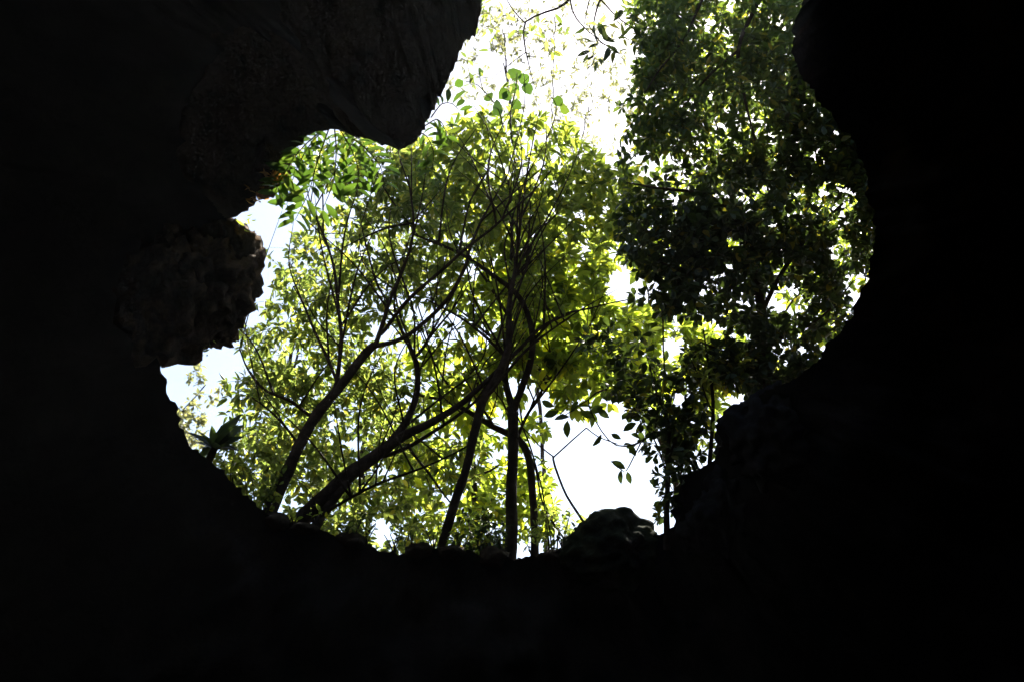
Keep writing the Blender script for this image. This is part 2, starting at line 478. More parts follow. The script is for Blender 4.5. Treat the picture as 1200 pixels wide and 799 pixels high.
def finish():
    data = []
    for pi, p in enumerate(PLANTS):
        A = p.arrays()
        if A is None: data.append(None); continue
        pos, ax, sd, nm, ln = A
        u, v, dep = project(pos + ax * ln[:, None] * 0.5)
        keep = ~in_gap(u, v, 0.85) | (dep > 25) | (rng.random(len(u)) < 0.06) | (p.single == -1) | p.free
        for (a_, b_, ru, rv) in p.prune:
            keep &= ~((((u - a_) / ru) ** 2 + ((v - b_) / rv) ** 2 < 1) & (rng.random(len(u)) < .85))
        data.append([a[keep] for a in (pos, ax, sd, nm, ln, u, v, dep)])
    # which leaves stand in front: nearest leaf of each 7-pixel cell
    best = {}
    for pi, d in enumerate(data):
        if d is None: continue
        for i, (u, v, dep) in enumerate(zip(d[5], d[6], d[7])):
            if 180 < u < 1040 and 0 < v < 660:
                c = (int(u // 7), int(v // 7))
                if c not in best or dep < best[c][0]: best[c] = (dep, pi, i)
    front = [set() for _ in PLANTS]
    for dep, pi, i in best.values(): front[pi].add(i)
    for pi, p in enumerate(PLANTS):
        if p.tw:
            off, VV, QQ = 0, [], []
            for V, Q in p.tw:
                VV.append(V); QQ.append(Q + off); off += len(V)
            o = link('twigs', fast_mesh('twigs', np.vstack(VV) - p.base, np.vstack(QQ), p.bark), p.e)
            o['kind'] = 'stuff'
        d = data[pi]
        if d is None or not len(d[0]): continue
        pos, ax, sd, nm, ln, u, v, dep = d
        T, tri = BL[p.shape][0], TRI[p.shape]
        # projected face area in pixels
        toc = unit(EYE - pos)
        area = ln * ln * p.aspect * np.abs(np.sum(toc * nm, axis=1)) * (F / dep) ** 2
        lenpx = ln * F / dep
        cand = [i for i in front[pi] if lenpx[i] > 9.5] if p.single != -1 else list(range(len(pos)))
        cand.sort(key=lambda i: -area[i])
        cand = cand[:300]
        if cand:
            me = mesh_from('leaf', T * np.array((1, p.aspect, 1)), [tuple(int(k) for k in t) for t in tri], p.lm, True)
            for i in cand:
                o = bpy.data.objects.new('leaf', me)
                COL.objects.link(o)
                o.parent = p.e
                M = np.eye(4)
                M[:3, 0], M[:3, 1], M[:3, 2], M[:3, 3] = ax[i] * ln[i], sd[i] * ln[i], nm[i] * ln[i], pos[i] - p.base
                o.matrix_basis = Matrix(M.tolist())
        rest = np.ones(len(pos), bool); rest[cand] = False
        if rest.any():
            a, s, n_, l, q = ax[rest], sd[rest], nm[rest], ln[rest], pos[rest]
            asp = p.aspect * rng.uniform(.85, 1.2, len(a))
            V = q[:, None, :] + l[:, None, None] * (T[None, :, 0:1] * a[:, None, :] + T[None, :, 1:2] * asp[:, None, None] * s[:, None, :] + T[None, :, 2:3] * n_[:, None, :] * rng.uniform(.3, 1.8, len(a))[:, None, None])
            nT = len(T)
            Q = (tri[None] + (np.arange(len(a)) * nT)[:, None, None]).reshape(-1, 3)
            o = link('crown', fast_mesh('crown', V.reshape(-1, 3) - p.base, Q, p.lm), p.e)
            o['kind'] = 'stuff'
        print('PLANT', p.e.name, len(pos), 'leaves', len(cand), 'single')

def ground_at(u, v, Y, dz=0.12):
    p = P(u, v, Y)
    return (p[0], p[1], p[2] - dz)

# --- slender upright tree in the middle of the rim
t = Plant('slender_tree', 'slender upright tree with a forked trunk in the middle of the rim', 'tree', ground_at(597, 668, 10.5), M_BARK, L_MAIN, 'ellip', (0.09, 0.18), 0.36)
t.stem('trunk', [(597, 672, 10.5, 9.5), (598, 640, 10.5, 8.6), (599, 600, 10.5, 7.6), (600, 540, 10.5, 7), (601, 500, 10.5, 7), (601, 478, 10.5, 7.4)])
t.stem('branch', [(601, 482, 10.5, 6), (612, 455, 10.45, 5.4), (622, 420, 10.4, 5), (624, 388, 10.4, 4.6), (613, 356, 10.35, 4.2), (596, 336, 10.3, 3.8), (566, 314, 10.2, 3), (522, 290, 10.1, 2.2), (482, 272, 10.0, 1.4)])
t.stem('branch', [(601, 482, 10.5, 5.6), (592, 446, 10.55, 5), (594, 404, 10.6, 4.6), (597, 360, 10.6, 4), (598, 320, 10.6, 3), (600, 262, 10.7, 2), (596, 212, 10.7, 1.2)])
t.stem('branch', [(598, 342, 10.6, 2.6), (614, 312, 10.7, 2.3), (628, 276, 10.8, 1.8), (650, 254, 10.9, 1.2), (668, 225, 11, .8)])
t.stem('branch', [(622, 404, 10.4, 2.4), (650, 374, 10.5, 2), (692, 360, 10.6, 1.4), (742, 350, 10.7, .9)])
t.stem('branch', [(596, 372, 10.6, 2.4), (570, 330, 10.8, 2), (545, 290, 10.9, 1.5), (520, 235, 11, 1)])
t.stem('branch', [(594, 410, 10.55, 2.2), (565, 385, 10.6, 1.8), (530, 358, 10.7, 1.2)])
t.fan(30, (.5, 1.6), 1.25, .35)
t.crown([(600, 200, 118, 66, 11.2, .7, 330), (660, 270, 95, 75, 11.3, .7, 260), (560, 290, 90, 80, 11.2, .6, 200), (520, 205, 60, 45, 11.0, .5, 110), (600, 385, 40, 50, 11.2, .4, 24), (715, 210, 40, 60, 11.2, .4, 80)], dens=.62, leaves=(6, 9), along=3)

# --- leaning pole tree crossing it from the left
t = Plant('leaning_tree', 'thin dark tree leaning right beside the upright slender tree', 'tree', ground_at(515, 660, 10.2), M_BARK, L_MAIN, 'ellip', (0.09, 0.165), 0.38)
t.stem('trunk', [(514, 664, 10.2, 7.5), (518, 640, 10.2, 6.8), (530, 602, 10.2, 6.3), (545, 552, 10.2, 5.8), (557, 505, 10.2, 5.6), (566, 470, 10.2, 6), (582, 446, 10.2, 6.2), (592, 418, 10.15, 5.2), (597, 385, 10.1, 4.2), (598, 350, 10.1, 3.2), (606, 300, 10, 2.4), (612, 250, 10, 1.4)], amp=0.015)
t.stem('branch', [(592, 418, 10.15, 2.4), (574, 400, 10.1, 2.2), (540, 372, 10, 1.7), (500, 350, 9.9, 1)])
t.stem('branch', [(566, 468, 10.2, 2.6), (590, 440, 10.1, 2.4), (630, 398, 10, 2), (668, 372, 9.9, 1.2)])
t.fan(30, (.5, 1.6), 1.25, .35)
t.crown([(560, 420, 60, 50, 10.6, .4, 50), (590, 300, 80, 80, 10.6, .4, 70)], leaves=(5, 8), along=3)

# --- thick low tree sweeping to the right
t = Plant('sweeping_tree', 'thickest tree, its dark trunk sweeping low to the right from the left rim', 'tree', ground_at(338, 632, 9.85), M_BARK, L_OLIVE, 'ellip', (0.06, 0.125), 0.42)
t.stem('trunk', [(330, 634, 9.85, 13.5), (350, 612, 9.85, 11.2), (374, 588, 9.9, 10.2), (402, 562, 9.95, 9.6), (432, 540, 10, 8.6), (466, 514, 10.05, 6.6), (502, 497, 10.1, 5.2), (540, 472, 10.15, 4), (572, 446, 10.2, 3.2), (605, 412, 10.3, 2.6), (636, 382, 10.4, 2), (668, 368, 10.5, 1.2)], sides=12)
t.stem('branch', [(360, 634, 9.8, 7), (376, 606, 9.85, 7), (394, 580, 9.9, 7), (414, 556, 9.95, 6)])
t.stem('branch', [(452, 524, 10.02, 6.5), (474, 498, 10.1, 5.8), (486, 468, 10.15, 5), (489, 436, 10.2, 4.4), (484, 415, 10.2, 3.8), (472, 390, 10.2, 2.6), (462, 355, 10.2, 1.8), (470, 320, 10.2, 1.2)])
t.stem('branch', [(486, 418, 10.2, 2.6), (502, 398, 10.3, 2), (530, 365, 10.4, 1.4), (548, 335, 10.4, 1)])
t.stem('branch', [(366, 612, 9.85, 2.6), (388, 596, 9.8, 2.4), (432, 572, 9.7, 2), (500, 546, 9.6, 1.6), (550, 520, 9.5, 1)])
t.stem('branch', [(478, 520, 10.05, 2.2), (500, 550, 10, 1.8), (530, 590, 9.9, 1.2)])
t.stem('branch', [(440, 536, 10.0, 3.4), (486, 520, 10.2, 3), (540, 482, 10.3, 2.4), (580, 452, 10.4, 1.6)])
t.fan(30, (.5, 1.6), 1.25, .35)
t.crown([(470, 420, 80, 70, 10.8, .5, 90), (440, 490, 70, 45, 10.8, .4, 70), (500, 540, 80, 40, 10.7, .4, 70), (420, 590, 60, 30, 10.4, .3, 50)], leaves=(5, 8), along=3)

# --- spreading tree on the left
t = Plant('spreading_tree', 'many branched tree leaning right from the left rim, in front of the pale sky', 'tree', ground_at(304, 622, 9.55), M_BARK, L_OLIVE, 'lance', (0.07, 0.135), 0.38)
t.stem('trunk', [(302, 628, 9.55, 11), (312, 606, 9.55, 9.5), (323, 584, 9.6, 8.4), (346, 530, 9.65, 7.4), (371, 486, 9.7, 6.8), (401, 450, 9.75, 6.2), (428, 414, 9.8, 5.6), (440, 404, 9.8, 5)], sides=11)
t.stem('branch', [(438, 406, 9.8, 3.6), (470, 397, 9.85, 3.4), (500, 376, 9.9, 3.2), (524, 350, 9.9, 3), (544, 316, 9.9, 2.6), (552, 286, 9.9, 2.2), (572, 245, 9.9, 1.6), (595, 205, 9.9, 1)])
t.stem('branch', [(440, 404, 9.8, 3.8), (448, 380, 9.75, 3.4), (456, 352, 9.7, 3), (469, 320, 9.7, 2.6), (481, 288, 9.65, 2.2), (485, 250, 9.6, 1.6), (478, 205, 9.6, 1)])
t.stem('branch', [(446, 392, 9.78, 3), (480, 350, 9.7, 2.8), (540, 298, 9.6, 2.4), (606, 242, 9.5, 1.6), (645, 200, 9.45, .9)])
t.stem('branch', [(388, 466, 9.72, 4), (396, 440, 9.75, 3.6), (400, 400, 9.8, 3), (396, 356, 9.8, 2.5), (390, 310, 9.8, 2), (380, 275, 9.8, 1.6), (364, 240, 9.8, 1)])
t.stem('branch', [(394, 444, 9.75, 2.6), (376, 402, 9.8, 2.2), (360, 366, 9.85, 1.7), (342, 336, 9.9, 1)])
t.stem('branch', [(368, 490, 9.7, 2.8), (342, 470, 9.65, 2.4), (312, 456, 9.6, 2), (292, 432, 9.55, 1.5), (282, 408, 9.5, 1)])
t.stem('branch', [(350, 522, 9.65, 2.2), (335, 500, 9.6, 1.9), (315, 480, 9.5, 1.5), (296, 466, 9.45, .9)])
t.stem('branch', [(455, 356, 9.7, 2), (440, 330, 9.6, 1.7), (432, 300, 9.5, 1.4), (424, 262, 9.5, .9)])
t.stem('branch', [(484, 262, 9.62, 1.8), (450, 268, 9.5, 1.5), (425, 280, 9.4, 1.2), (405, 290, 9.3, .8)])
t.fan(30, (.5, 1.6), 1.25, .35)
t.crown([(400, 330, 95, 85, 10.4, .5, 190), (350, 400, 80, 65, 10.3, .5, 140), (330, 470, 65, 45, 10.2, .5, 110), (480, 300, 80, 80, 10.4, .5, 150), (460, 220, 65, 45, 10.2, .5, 100), (410, 190, 70, 34, 10.0, .3, 70), (350, 540, 60, 35, 10.2, .4, 70), (420, 450, 60, 50, 10.4, .4, 60)], leaves=(5, 8), along=3)

# --- arched tree right of the middle
t = Plant('arched_tree', 'thin trunk arching left over behind the upright slender tree', 'tree', ground_at(628, 662, 10.75), M_BARK, L_BRIGHT, 'ellip', (0.11, 0.2), 0.42)
t.stem('trunk', [(628, 668, 10.75, 6), (627, 640, 10.75, 5.4), (626, 600, 10.75, 5), (624, 560, 10.75, 5), (618, 530, 10.75, 5), (606, 514, 10.75, 4.8), (580, 500, 10.75, 4), (556, 486, 10.75, 3.4), (524, 470, 10.75, 2.6), (490, 462, 10.8, 1.6)])
t.stem('branch', [(606, 514, 10.75, 2.6), (616, 490, 10.8, 2.4), (630, 465, 10.9, 2), (650, 440, 11, 1.6), (700, 425, 11.1, 1)])
t.stem('branch', [(580, 500, 10.75, 2), (560, 470, 10.9, 1.7), (545, 440, 11, 1)])
t.fan(30, (.5, 1.6), 1.25, .35)
t.crown([(690, 385, 85, 65, 11.2, .5, 170), (660, 330, 70, 40, 11.2, .4, 90), (640, 430, 50, 40, 11.2, .5, 60), (545, 450, 60, 50, 11.2, .5, 90), (700, 455, 55, 28, 11.0, .4, 60), (600, 380, 60, 60, 11.3, .4, 60)], dens=.55, leaves=(6, 8), along=3)

# --- right side: leathery tree, shade put into its dark leaf colour, rooted behind the right wall
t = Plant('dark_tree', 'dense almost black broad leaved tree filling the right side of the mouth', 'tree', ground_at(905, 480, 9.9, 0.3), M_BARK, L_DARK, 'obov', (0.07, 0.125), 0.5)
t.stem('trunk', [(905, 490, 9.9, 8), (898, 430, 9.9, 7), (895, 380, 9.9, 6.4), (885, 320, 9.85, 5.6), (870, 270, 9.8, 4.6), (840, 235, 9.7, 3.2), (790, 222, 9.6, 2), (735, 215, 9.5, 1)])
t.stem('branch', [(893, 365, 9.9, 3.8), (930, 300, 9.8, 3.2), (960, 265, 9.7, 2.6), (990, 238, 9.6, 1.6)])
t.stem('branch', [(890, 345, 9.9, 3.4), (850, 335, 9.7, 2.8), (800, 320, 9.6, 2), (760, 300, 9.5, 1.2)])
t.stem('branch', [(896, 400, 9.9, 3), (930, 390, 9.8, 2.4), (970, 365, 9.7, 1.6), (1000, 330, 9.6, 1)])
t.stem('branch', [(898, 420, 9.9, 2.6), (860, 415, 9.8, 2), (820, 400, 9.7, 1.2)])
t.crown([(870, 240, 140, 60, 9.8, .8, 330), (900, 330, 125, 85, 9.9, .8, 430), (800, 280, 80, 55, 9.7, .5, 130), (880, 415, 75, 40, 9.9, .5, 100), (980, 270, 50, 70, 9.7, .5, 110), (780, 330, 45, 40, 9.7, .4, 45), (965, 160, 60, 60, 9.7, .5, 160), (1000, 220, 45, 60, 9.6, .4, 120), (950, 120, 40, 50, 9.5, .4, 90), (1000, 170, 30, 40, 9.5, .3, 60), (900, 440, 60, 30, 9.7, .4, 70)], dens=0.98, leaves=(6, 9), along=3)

t.prune = [(978, 232, 28, 22), (925, 352, 30, 18), (985, 295, 14, 18), (860, 285, 12, 9), (1000, 330, 12, 12), (870, 395, 12, 9)]
# --- upper right: tree leaning over from the slope above the right wall
t = Plant('overhanging_tree', 'shaded green tree hanging over the upper right of the mouth', 'tree', P(1010, 40, 9.4), M_BARK, L_SHADE, 'ellip', (0.06, 0.125), 0.42)
t.stem('trunk', [(1016, 60, 9.4, 9), (985, -10, 9.3, 8), (940, -60, 9.2, 6.5), (890, -70, 9.1, 5), (840, -40, 9.0, 3.6), (800, -10, 9.0, 2)])
t.stem('branch', [(930, -64, 9.2, 4), (890, 0, 9.1, 3.4), (865, 60, 9.0, 2.8), (872, 110, 9.0, 2.2), (885, 165, 9.0, 1.4)])
t.stem('branch', [(865, 60, 9.0, 2), (830, 90, 9.0, 1.6), (795, 130, 9.0, 1)])
t.stem('branch', [(840, -40, 9.0, 2.4), (805, 40, 9.0, 2), (775, 80, 9.0, 1.4), (755, 110, 9, .9)])
t.crown([(850, 30, 100, 70, 9.4, .8, 330), (850, 120, 95, 65, 9.4, .7, 300), (780, 100, 45, 80, 9.3, .5, 130), (910, 60, 50, 90, 9.3, .5, 170), (780, 20, 40, 40, 9.3, .5, 70), (745, 150, 26, 60, 9.3, .4, 40)], dens=0.95, leaves=(6, 9), along=3)

# --- saplings in front of the right wall
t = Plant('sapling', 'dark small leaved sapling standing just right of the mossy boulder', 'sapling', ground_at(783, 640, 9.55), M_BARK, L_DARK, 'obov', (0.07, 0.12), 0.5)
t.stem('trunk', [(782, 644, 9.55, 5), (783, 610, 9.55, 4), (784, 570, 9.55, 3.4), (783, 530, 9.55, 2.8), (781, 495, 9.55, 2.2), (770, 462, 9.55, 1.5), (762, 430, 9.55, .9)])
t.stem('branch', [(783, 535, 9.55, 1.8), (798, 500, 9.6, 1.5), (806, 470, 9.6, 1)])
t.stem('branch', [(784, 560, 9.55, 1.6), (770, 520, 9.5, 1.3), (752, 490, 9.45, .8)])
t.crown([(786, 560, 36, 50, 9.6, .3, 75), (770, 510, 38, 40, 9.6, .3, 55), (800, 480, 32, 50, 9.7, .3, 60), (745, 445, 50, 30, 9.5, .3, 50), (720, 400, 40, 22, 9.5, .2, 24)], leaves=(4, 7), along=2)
t = Plant('sapling', 'thin pole sapling with sparse leaves beside the right wall', 'sapling', ground_at(832, 575, 9.6), M_BARK, L_MAIN, 'lance', (0.08, 0.14), 0.35)
t.stem('trunk', [(832, 580, 9.6, 3.6), (833, 540, 9.6, 3), (835, 500, 9.6, 2.6), (834, 460, 9.6, 2.2), (830, 425, 9.6, 1.5), (824, 385, 9.6, .9)])
t.stem('branch', [(834, 480, 9.6, 1.4), (820, 445, 9.65, 1.1), (808, 415, 9.7, .7)])
t.crown([(838, 480, 28, 50, 9.8, .3, 48), (815, 430, 40, 36, 9.8, .4, 40), (850, 430, 40, 24, 9.8, .3, 40)], leaves=(4, 6), along=2)

# --- twigs that hang from the roof lip into the sky gap at the top
t = Plant('hanging_shrub', 'bare forked twigs with sparse leaves hanging into the sky gap at the top', 'shrub', P(690, -345, 3.36), M_BARK, L_OLIVE, 'lance', (0.07, 0.11), 0.36)
t.stem('branch', [(690, -350, 5.6, 4.20), (700, -250, 6.1, 3.60), (690, -120, 6.6, 3.00), (672, -40, 6.9, 2.40), (664, 2, 7, 1.80), (640, 14, 7, 1.56), (616, 26, 7, 1.44), (614, 50, 7, 1.20), (620, 75, 7, 0.84), (626, 100, 7, 0.48)], sides=7)
t.stem('branch', [(672, -40, 6.9, 1.80), (668, 0, 7, 1.32), (675, 22, 7.1, 1.02), (692, 40, 7.2, 0.72), (712, 56, 7.3, 0.42)])
t.stem('branch', [(690, -120, 6.6, 1.80), (692, -20, 6.9, 1.20), (688, 12, 7, 0.84), (684, 36, 7, 0.48)])
t.stem('branch', [(616, 28, 7, 1.08), (600, 10, 7, 0.84), (590, -6, 7, 0.54)])
t.stem('branch', [(616, 62, 7, 0.72), (598, 76, 7, 0.60), (578, 90, 7, 0.36)])
t.twigs_to(np.array([P(u, v, 7 + rnd.uniform(-.2, .3)) for (u, v) in ((570, 6), (573, 16), (590, 14), (606, 34), (622, 40), (632, 30), (640, 46), (648, 60), (690, 62), (702, 30), (712, 48), (724, 62), (695, 50), (720, 24), (735, 10), (744, 30), (745, 50), (650, 72), (598, 96), (606, 104), (556, 92), (552, 100), (580, 40), (560, 30), (575, 60), (660, 30), (700, 70), (730, 44), (548, 70))]), arch=0.02, leaves=(2, 4), along=1)

t.free = True
# --- fronds hanging from the roof on the left
def frond_plant(name, label, base_px, fronds, lm, cat='fern', leaf=(0.06, 0.16)):
    t = Plant(name, label, cat, P(*base_px), M_BARK, lm, 'ellip', leaf, 0.36)
    for pts in fronds:
        cp = [P(*q) for q in pts]
        a, r = spline(cp, np.linspace(0.006, 0.0025, len(cp)), 0.05)
        V, Q = tube(a, r, 5)
        link('stalk', fast_mesh('stalk', V - t.base, Q, t.bark), t.e)
        n = len(a)
        for i in range(max(1, int(n * .06)), n, 1):
            s = i / (n - 1)
            ln = leaf[1] * (0.45 + 0.55 * math.sin(math.pi * min(1, 0.25 + 0.75 * (1 - s)))) * rnd.uniform(.85, 1.1)
            tan = unit(a[min(i + 1, n - 1)] - a[i - 1])
            side = unit(unit(np.cross(tan, EYE - a[i])) + rng.normal(0, .3, 3))
            for sg in (1, -1):
                t.L.append((a[i], unit(side * sg + tan * .45 + np.array((0, 0, -.2))), unit(EYE - a[i]) + np.array((0, 0, .8)) + rng.normal(0, .35, 3), ln))
    return t
frond_plant('fern', 'green fern with narrow leaflets hanging below the roof above the crag', (380, 150, 7.0),
    [[(384, 148, 6.95), (362, 172, 7.0), (345, 205, 7.05), (336, 240, 7.1)], [(386, 150, 6.95), (372, 190, 7.0), (362, 225, 7.0), (346, 258, 7.05)],
     [(392, 150, 6.95), (394, 180, 7.0), (390, 215, 7.1), (378, 246, 7.2)], [(398, 152, 6.95), (412, 176, 7.0), (420, 200, 7.1), (418, 222, 7.1)],
     [(404, 156, 6.95), (430, 176, 7.05), (446, 196, 7.1), (450, 214, 7.1)], [(376, 154, 6.95), (352, 176, 7.0), (332, 206, 7.0), (322, 226, 7.0)]], L_FERN, leaf=(0.06, 0.17))
frond_plant('fern', 'small fern hanging from the tip of the black roof', (492, 158, 6.75),
    [[(492, 156, 6.72), (500, 160, 6.8), (508, 178, 6.9), (506, 200, 6.95)], [(498, 148, 6.72), (512, 140, 6.8), (520, 148, 6.85), (524, 160, 6.9)], [(505, 138, 6.72), (518, 122, 6.8), (530, 122, 6.85), (538, 130, 6.9)]], L_FERN, leaf=(0.05, 0.14))

# --- broad leaved rosette on the left rim
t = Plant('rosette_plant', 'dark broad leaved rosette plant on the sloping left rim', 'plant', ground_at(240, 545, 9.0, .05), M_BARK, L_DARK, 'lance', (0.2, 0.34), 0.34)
t.stem('stem', [(238, 552, 9.0, 5), (244, 538, 9.0, 4.4), (250, 526, 9.0, 3.6)])
t.single = -1
c = P(250, 526, 9.0)
for k in range(15):
    a = k * 2.4
    el = rnd.uniform(.0, 1.0)
    t.L.append((c, unit(np.array((math.cos(a), math.sin(a) * .8, el))), np.array((0, -.4, .6)) + rng.normal(0, .4, 3), rnd.uniform(.18, .32)))
t.L.append((c, unit(np.array((.55, 0, 1))), np.array((0, -1, .2)), .4)); t.L.append((c, unit(np.array((.8, .2, 1))), np.array((.2, -1, .4)), .36))

# --- shrubs on the rim
def shrub(label, u, v, Y, ru, rv, n, lm, shape='ellip', size=(.06, .1), asp=.45, stems=5, name='shrub', cat='shrub'):
    t = Plant(name, label, cat, ground_at(u, v, Y, .06), M_BARK, lm, shape, size, asp)
    for k in range(stems):
        a = rnd.uniform(-1, 1)
        t.stem('stem', [(u + a * 12, v + 8, Y, 1.2), (u + a * ru * .5, v - rv * .5, Y + rnd.uniform(-.1, .1), .9), (u + a * ru * .8, v - rv * rnd.uniform(.8, 1.4), Y + rnd.uniform(-.2, .2), .5)], sides=5)
    t.crown([(u, v - rv * .8, ru, rv, Y, .3, n)], dens=1.1, leaves=(4, 7), along=2)
    return t
shrub('leafy green shrub at the foot of the many branched left tree', 300, 590, 9.7, 45, 36, 60, L_OLIVE, 'obov')
shrub('low small leaved shrub beneath the low sweeping trunk', 415, 634, 9.85, 36, 20, 40, L_OLIVE, size=(.04, .07))
shrub('bushy dark shrub between the leaning tree and the upright tree', 560, 656, 10.1, 32, 32, 75, L_DARK, size=(.05, .09))
shrub('small shrub between the upright tree and the mossy boulder', 650, 650, 10.1, 22, 34, 34, L_OLIVE, size=(.05, .08))
shrub('fine leaved pale shrub left of the leaning tree on the rim', 472, 652, 10.2, 36, 22, 44, L_OLIVE, size=(.04, .07))
shrub('two leaf sprigs sprouting behind the top of the mossy boulder', 694, 612, 10.1, 22, 14, 9, L_MAIN, 'round', (.09, .13), .7, stems=2, name='sprig', cat='sprig')
shrub('small bush in the corner where the left slope meets the pale sky', 262, 560, 9.5, 26, 26, 34, L_MAIN, size=(.05, .09))

ORD = ('leftmost', 'second', 'third', 'fourth', 'fifth', 'sixth', 'seventh', 'eighth', 'ninth', 'tenth', 'eleventh', 'twelfth', 'thirteenth', 'rightmost')
for k in range(14):                 # seedlings and loose stones all along the rim
    i = int(np.argmin(np.hypot(ol[:, 0] - (290 + k * 28 + rnd.uniform(-8, 8)), ol[:, 1] - 640)))
    u, v, Y = ol[i]
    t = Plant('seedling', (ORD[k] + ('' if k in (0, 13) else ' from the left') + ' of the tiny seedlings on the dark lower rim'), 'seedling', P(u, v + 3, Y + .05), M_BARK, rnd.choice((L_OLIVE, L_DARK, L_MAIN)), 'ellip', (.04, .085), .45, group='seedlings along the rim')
    t.single = -1
    for q in range(rnd.randint(2, 4)):
        a, h = rnd.uniform(-14, 14), rnd.uniform(8, 26)
        t.stem('stem', [(u, v + 4, Y + .05, .9), (u + a * .6, v - h * .6, Y + .05, .7), (u + a, v - h, Y + .05, .4)], sides=4, step=.05, amp=.005)
        for w in range(rnd.randint(3, 6)):
            c = t.nodes[-rnd.randint(1, 3)]
            t.L.append((c, unit(rng.normal(0, 1, 3) + np.array((0, 0, .2))), rng.normal(0, .6, 3) + np.array((0, 0, 1)), rnd.uniform(*t.size)))
for k in range(10):
    i = int(np.argmin(np.hypot(ol[:, 0] - (300 + k * 48 + rnd.uniform(-12, 12)), ol[:, 1] - 640)))
    u, v, Y = ol[i]
    z = rnd.uniform(.05, .13)
    rock('stone', (('rightmost' if k == 9 else ORD[k]) + ('' if k in (0, 9) else ' from the left') + ' of the loose dark stones on the lower rim'), u, v + 4, Y + rnd.uniform(.02, .12), (z * rnd.uniform(1, 1.7), z * 1.2, z * rnd.uniform(.6, 1)), 30 + k, M_SOIL, 'stone', 'loose stones on the rim', sub=3, jag=.3)
# --- bent bare twig against the white gap
t = Plant('bent_twig', 'thin bare bent twig against the white gap above the boulder', 'twig', ground_at(694, 630, 9.9, 0.06), M_BARK, L_DARK, 'ellip', (.12, .16), .42)
t.stem('stem', [(692, 628, 9.9, 1.80), (682, 608, 9.9, 1.65), (664, 580, 9.9, 1.50), (650, 545, 9.9, 1.42), (648, 534, 9.9, 1.35)], sides=5, amp=.004)
t.stem('branch', [(649, 535, 9.9, 1.35), (668, 518, 9.9, 1.20), (687, 501, 9.9, 1.05)], sides=5, amp=.004)
t.stem('branch', [(687, 501, 9.9, 1.05), (702, 512, 9.9, 0.90), (724, 520, 9.9, 0.75)], sides=5, amp=.004)
t.stem('branch', [(649, 535, 9.9, 1.20), (632, 522, 9.9, 1.05), (612, 500, 9.9, 0.90)], sides=5, amp=.004)
# dark leaves that hang into the gap from the right
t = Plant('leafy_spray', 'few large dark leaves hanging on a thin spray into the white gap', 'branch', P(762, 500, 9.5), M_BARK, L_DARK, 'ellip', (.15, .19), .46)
t.single = -1
t.stem('stem', [(768, 505, 9.5, 1.4), (745, 520, 9.5, 1.1), (722, 522, 9.5, .9), (705, 505, 9.5, .7), (690, 468, 9.5, .9), (712, 455, 9.5, 1.2)], sides=5, amp=.01)
t.stem('stem', [(752, 516, 9.5, .9), (742, 536, 9.5, .8), (734, 551, 9.5, .7), (727, 549, 9.5, .6), (716, 540, 9.5, .5)], sides=5, amp=.004)
t.stem('stem', [(690, 468, 9.5, .8), (676, 476, 9.5, .7), (662, 486, 9.5, .6), (650, 478, 9.5, .5)], sides=5, amp=.004)
for (u, v, du, dv, l) in ((705, 508, -12, 20, .14), (716, 508, 16, 8, .11), (716, 540, 26, 12, .15), (728, 550, -2, 22, .13), (735, 552, 5, 18, .12), (668, 488, -24, 2, .15), (665, 492, -1, 20, .16), (680, 480, 16, 10, .15), (690, 484, 20, -10, .17), (655, 482, -20, 6, .15), (650, 476, -22, -8, .15), (676, 470, -8, 16, .12), (700, 478, 14, 12, .15), (730, 505, 14, -10, .15), (736, 520, 10, 14, .13)):
    a = P(u, v, 9.5); b = P(u + du, v + dv, 9.5 + rnd.uniform(-.06, .06))
    t.L.append((a, unit(b - a), unit(EYE - a) + rng.normal(0, .45, 3), l))

def hanging(label, stems, leaves, lm, shape, asp, Y, name='hanging_sprig'):
    t = Plant(name, label, 'branch', P(*stems[0][0][:3]), M_BARK, lm, shape, (.08, .14), asp)
    t.single = -1
    for st in stems:
        t.stem('stem', st, sides=5, amp=.008)
    for (u, v, du, dv) in leaves:
        a = P(u, v, Y); b = P(u + du, v + dv, Y + rnd.uniform(-.05, .05))
        t.L.append((a, unit(b - a), unit(EYE - a) + rng.normal(0, .4, 3), float(np.linalg.norm(b - a))))
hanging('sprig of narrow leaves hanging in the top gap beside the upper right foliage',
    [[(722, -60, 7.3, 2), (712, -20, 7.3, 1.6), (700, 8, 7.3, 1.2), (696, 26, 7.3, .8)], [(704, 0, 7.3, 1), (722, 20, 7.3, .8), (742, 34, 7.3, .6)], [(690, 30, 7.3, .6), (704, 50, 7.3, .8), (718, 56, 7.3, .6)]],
    [(697, 28, 0, 26), (701, 27, 9, 18), (705, 42, 15, 8), (702, 52, -14, 4), (692, 60, -17, 6), (697, 64, -16, 9), (714, 56, -5, 15), (716, 56, 10, 8), (720, 60, -3, 14), (686, 32, -12, 9), (738, 18, 12, 10), (730, 12, -10, 12), (742, 34, 10, 10), (746, 40, -6, 14), (736, 38, -12, 8), (752, 46, 12, 6), (728, 0, 14, 8)], L_DARK, 'lance', .34, 7.3)
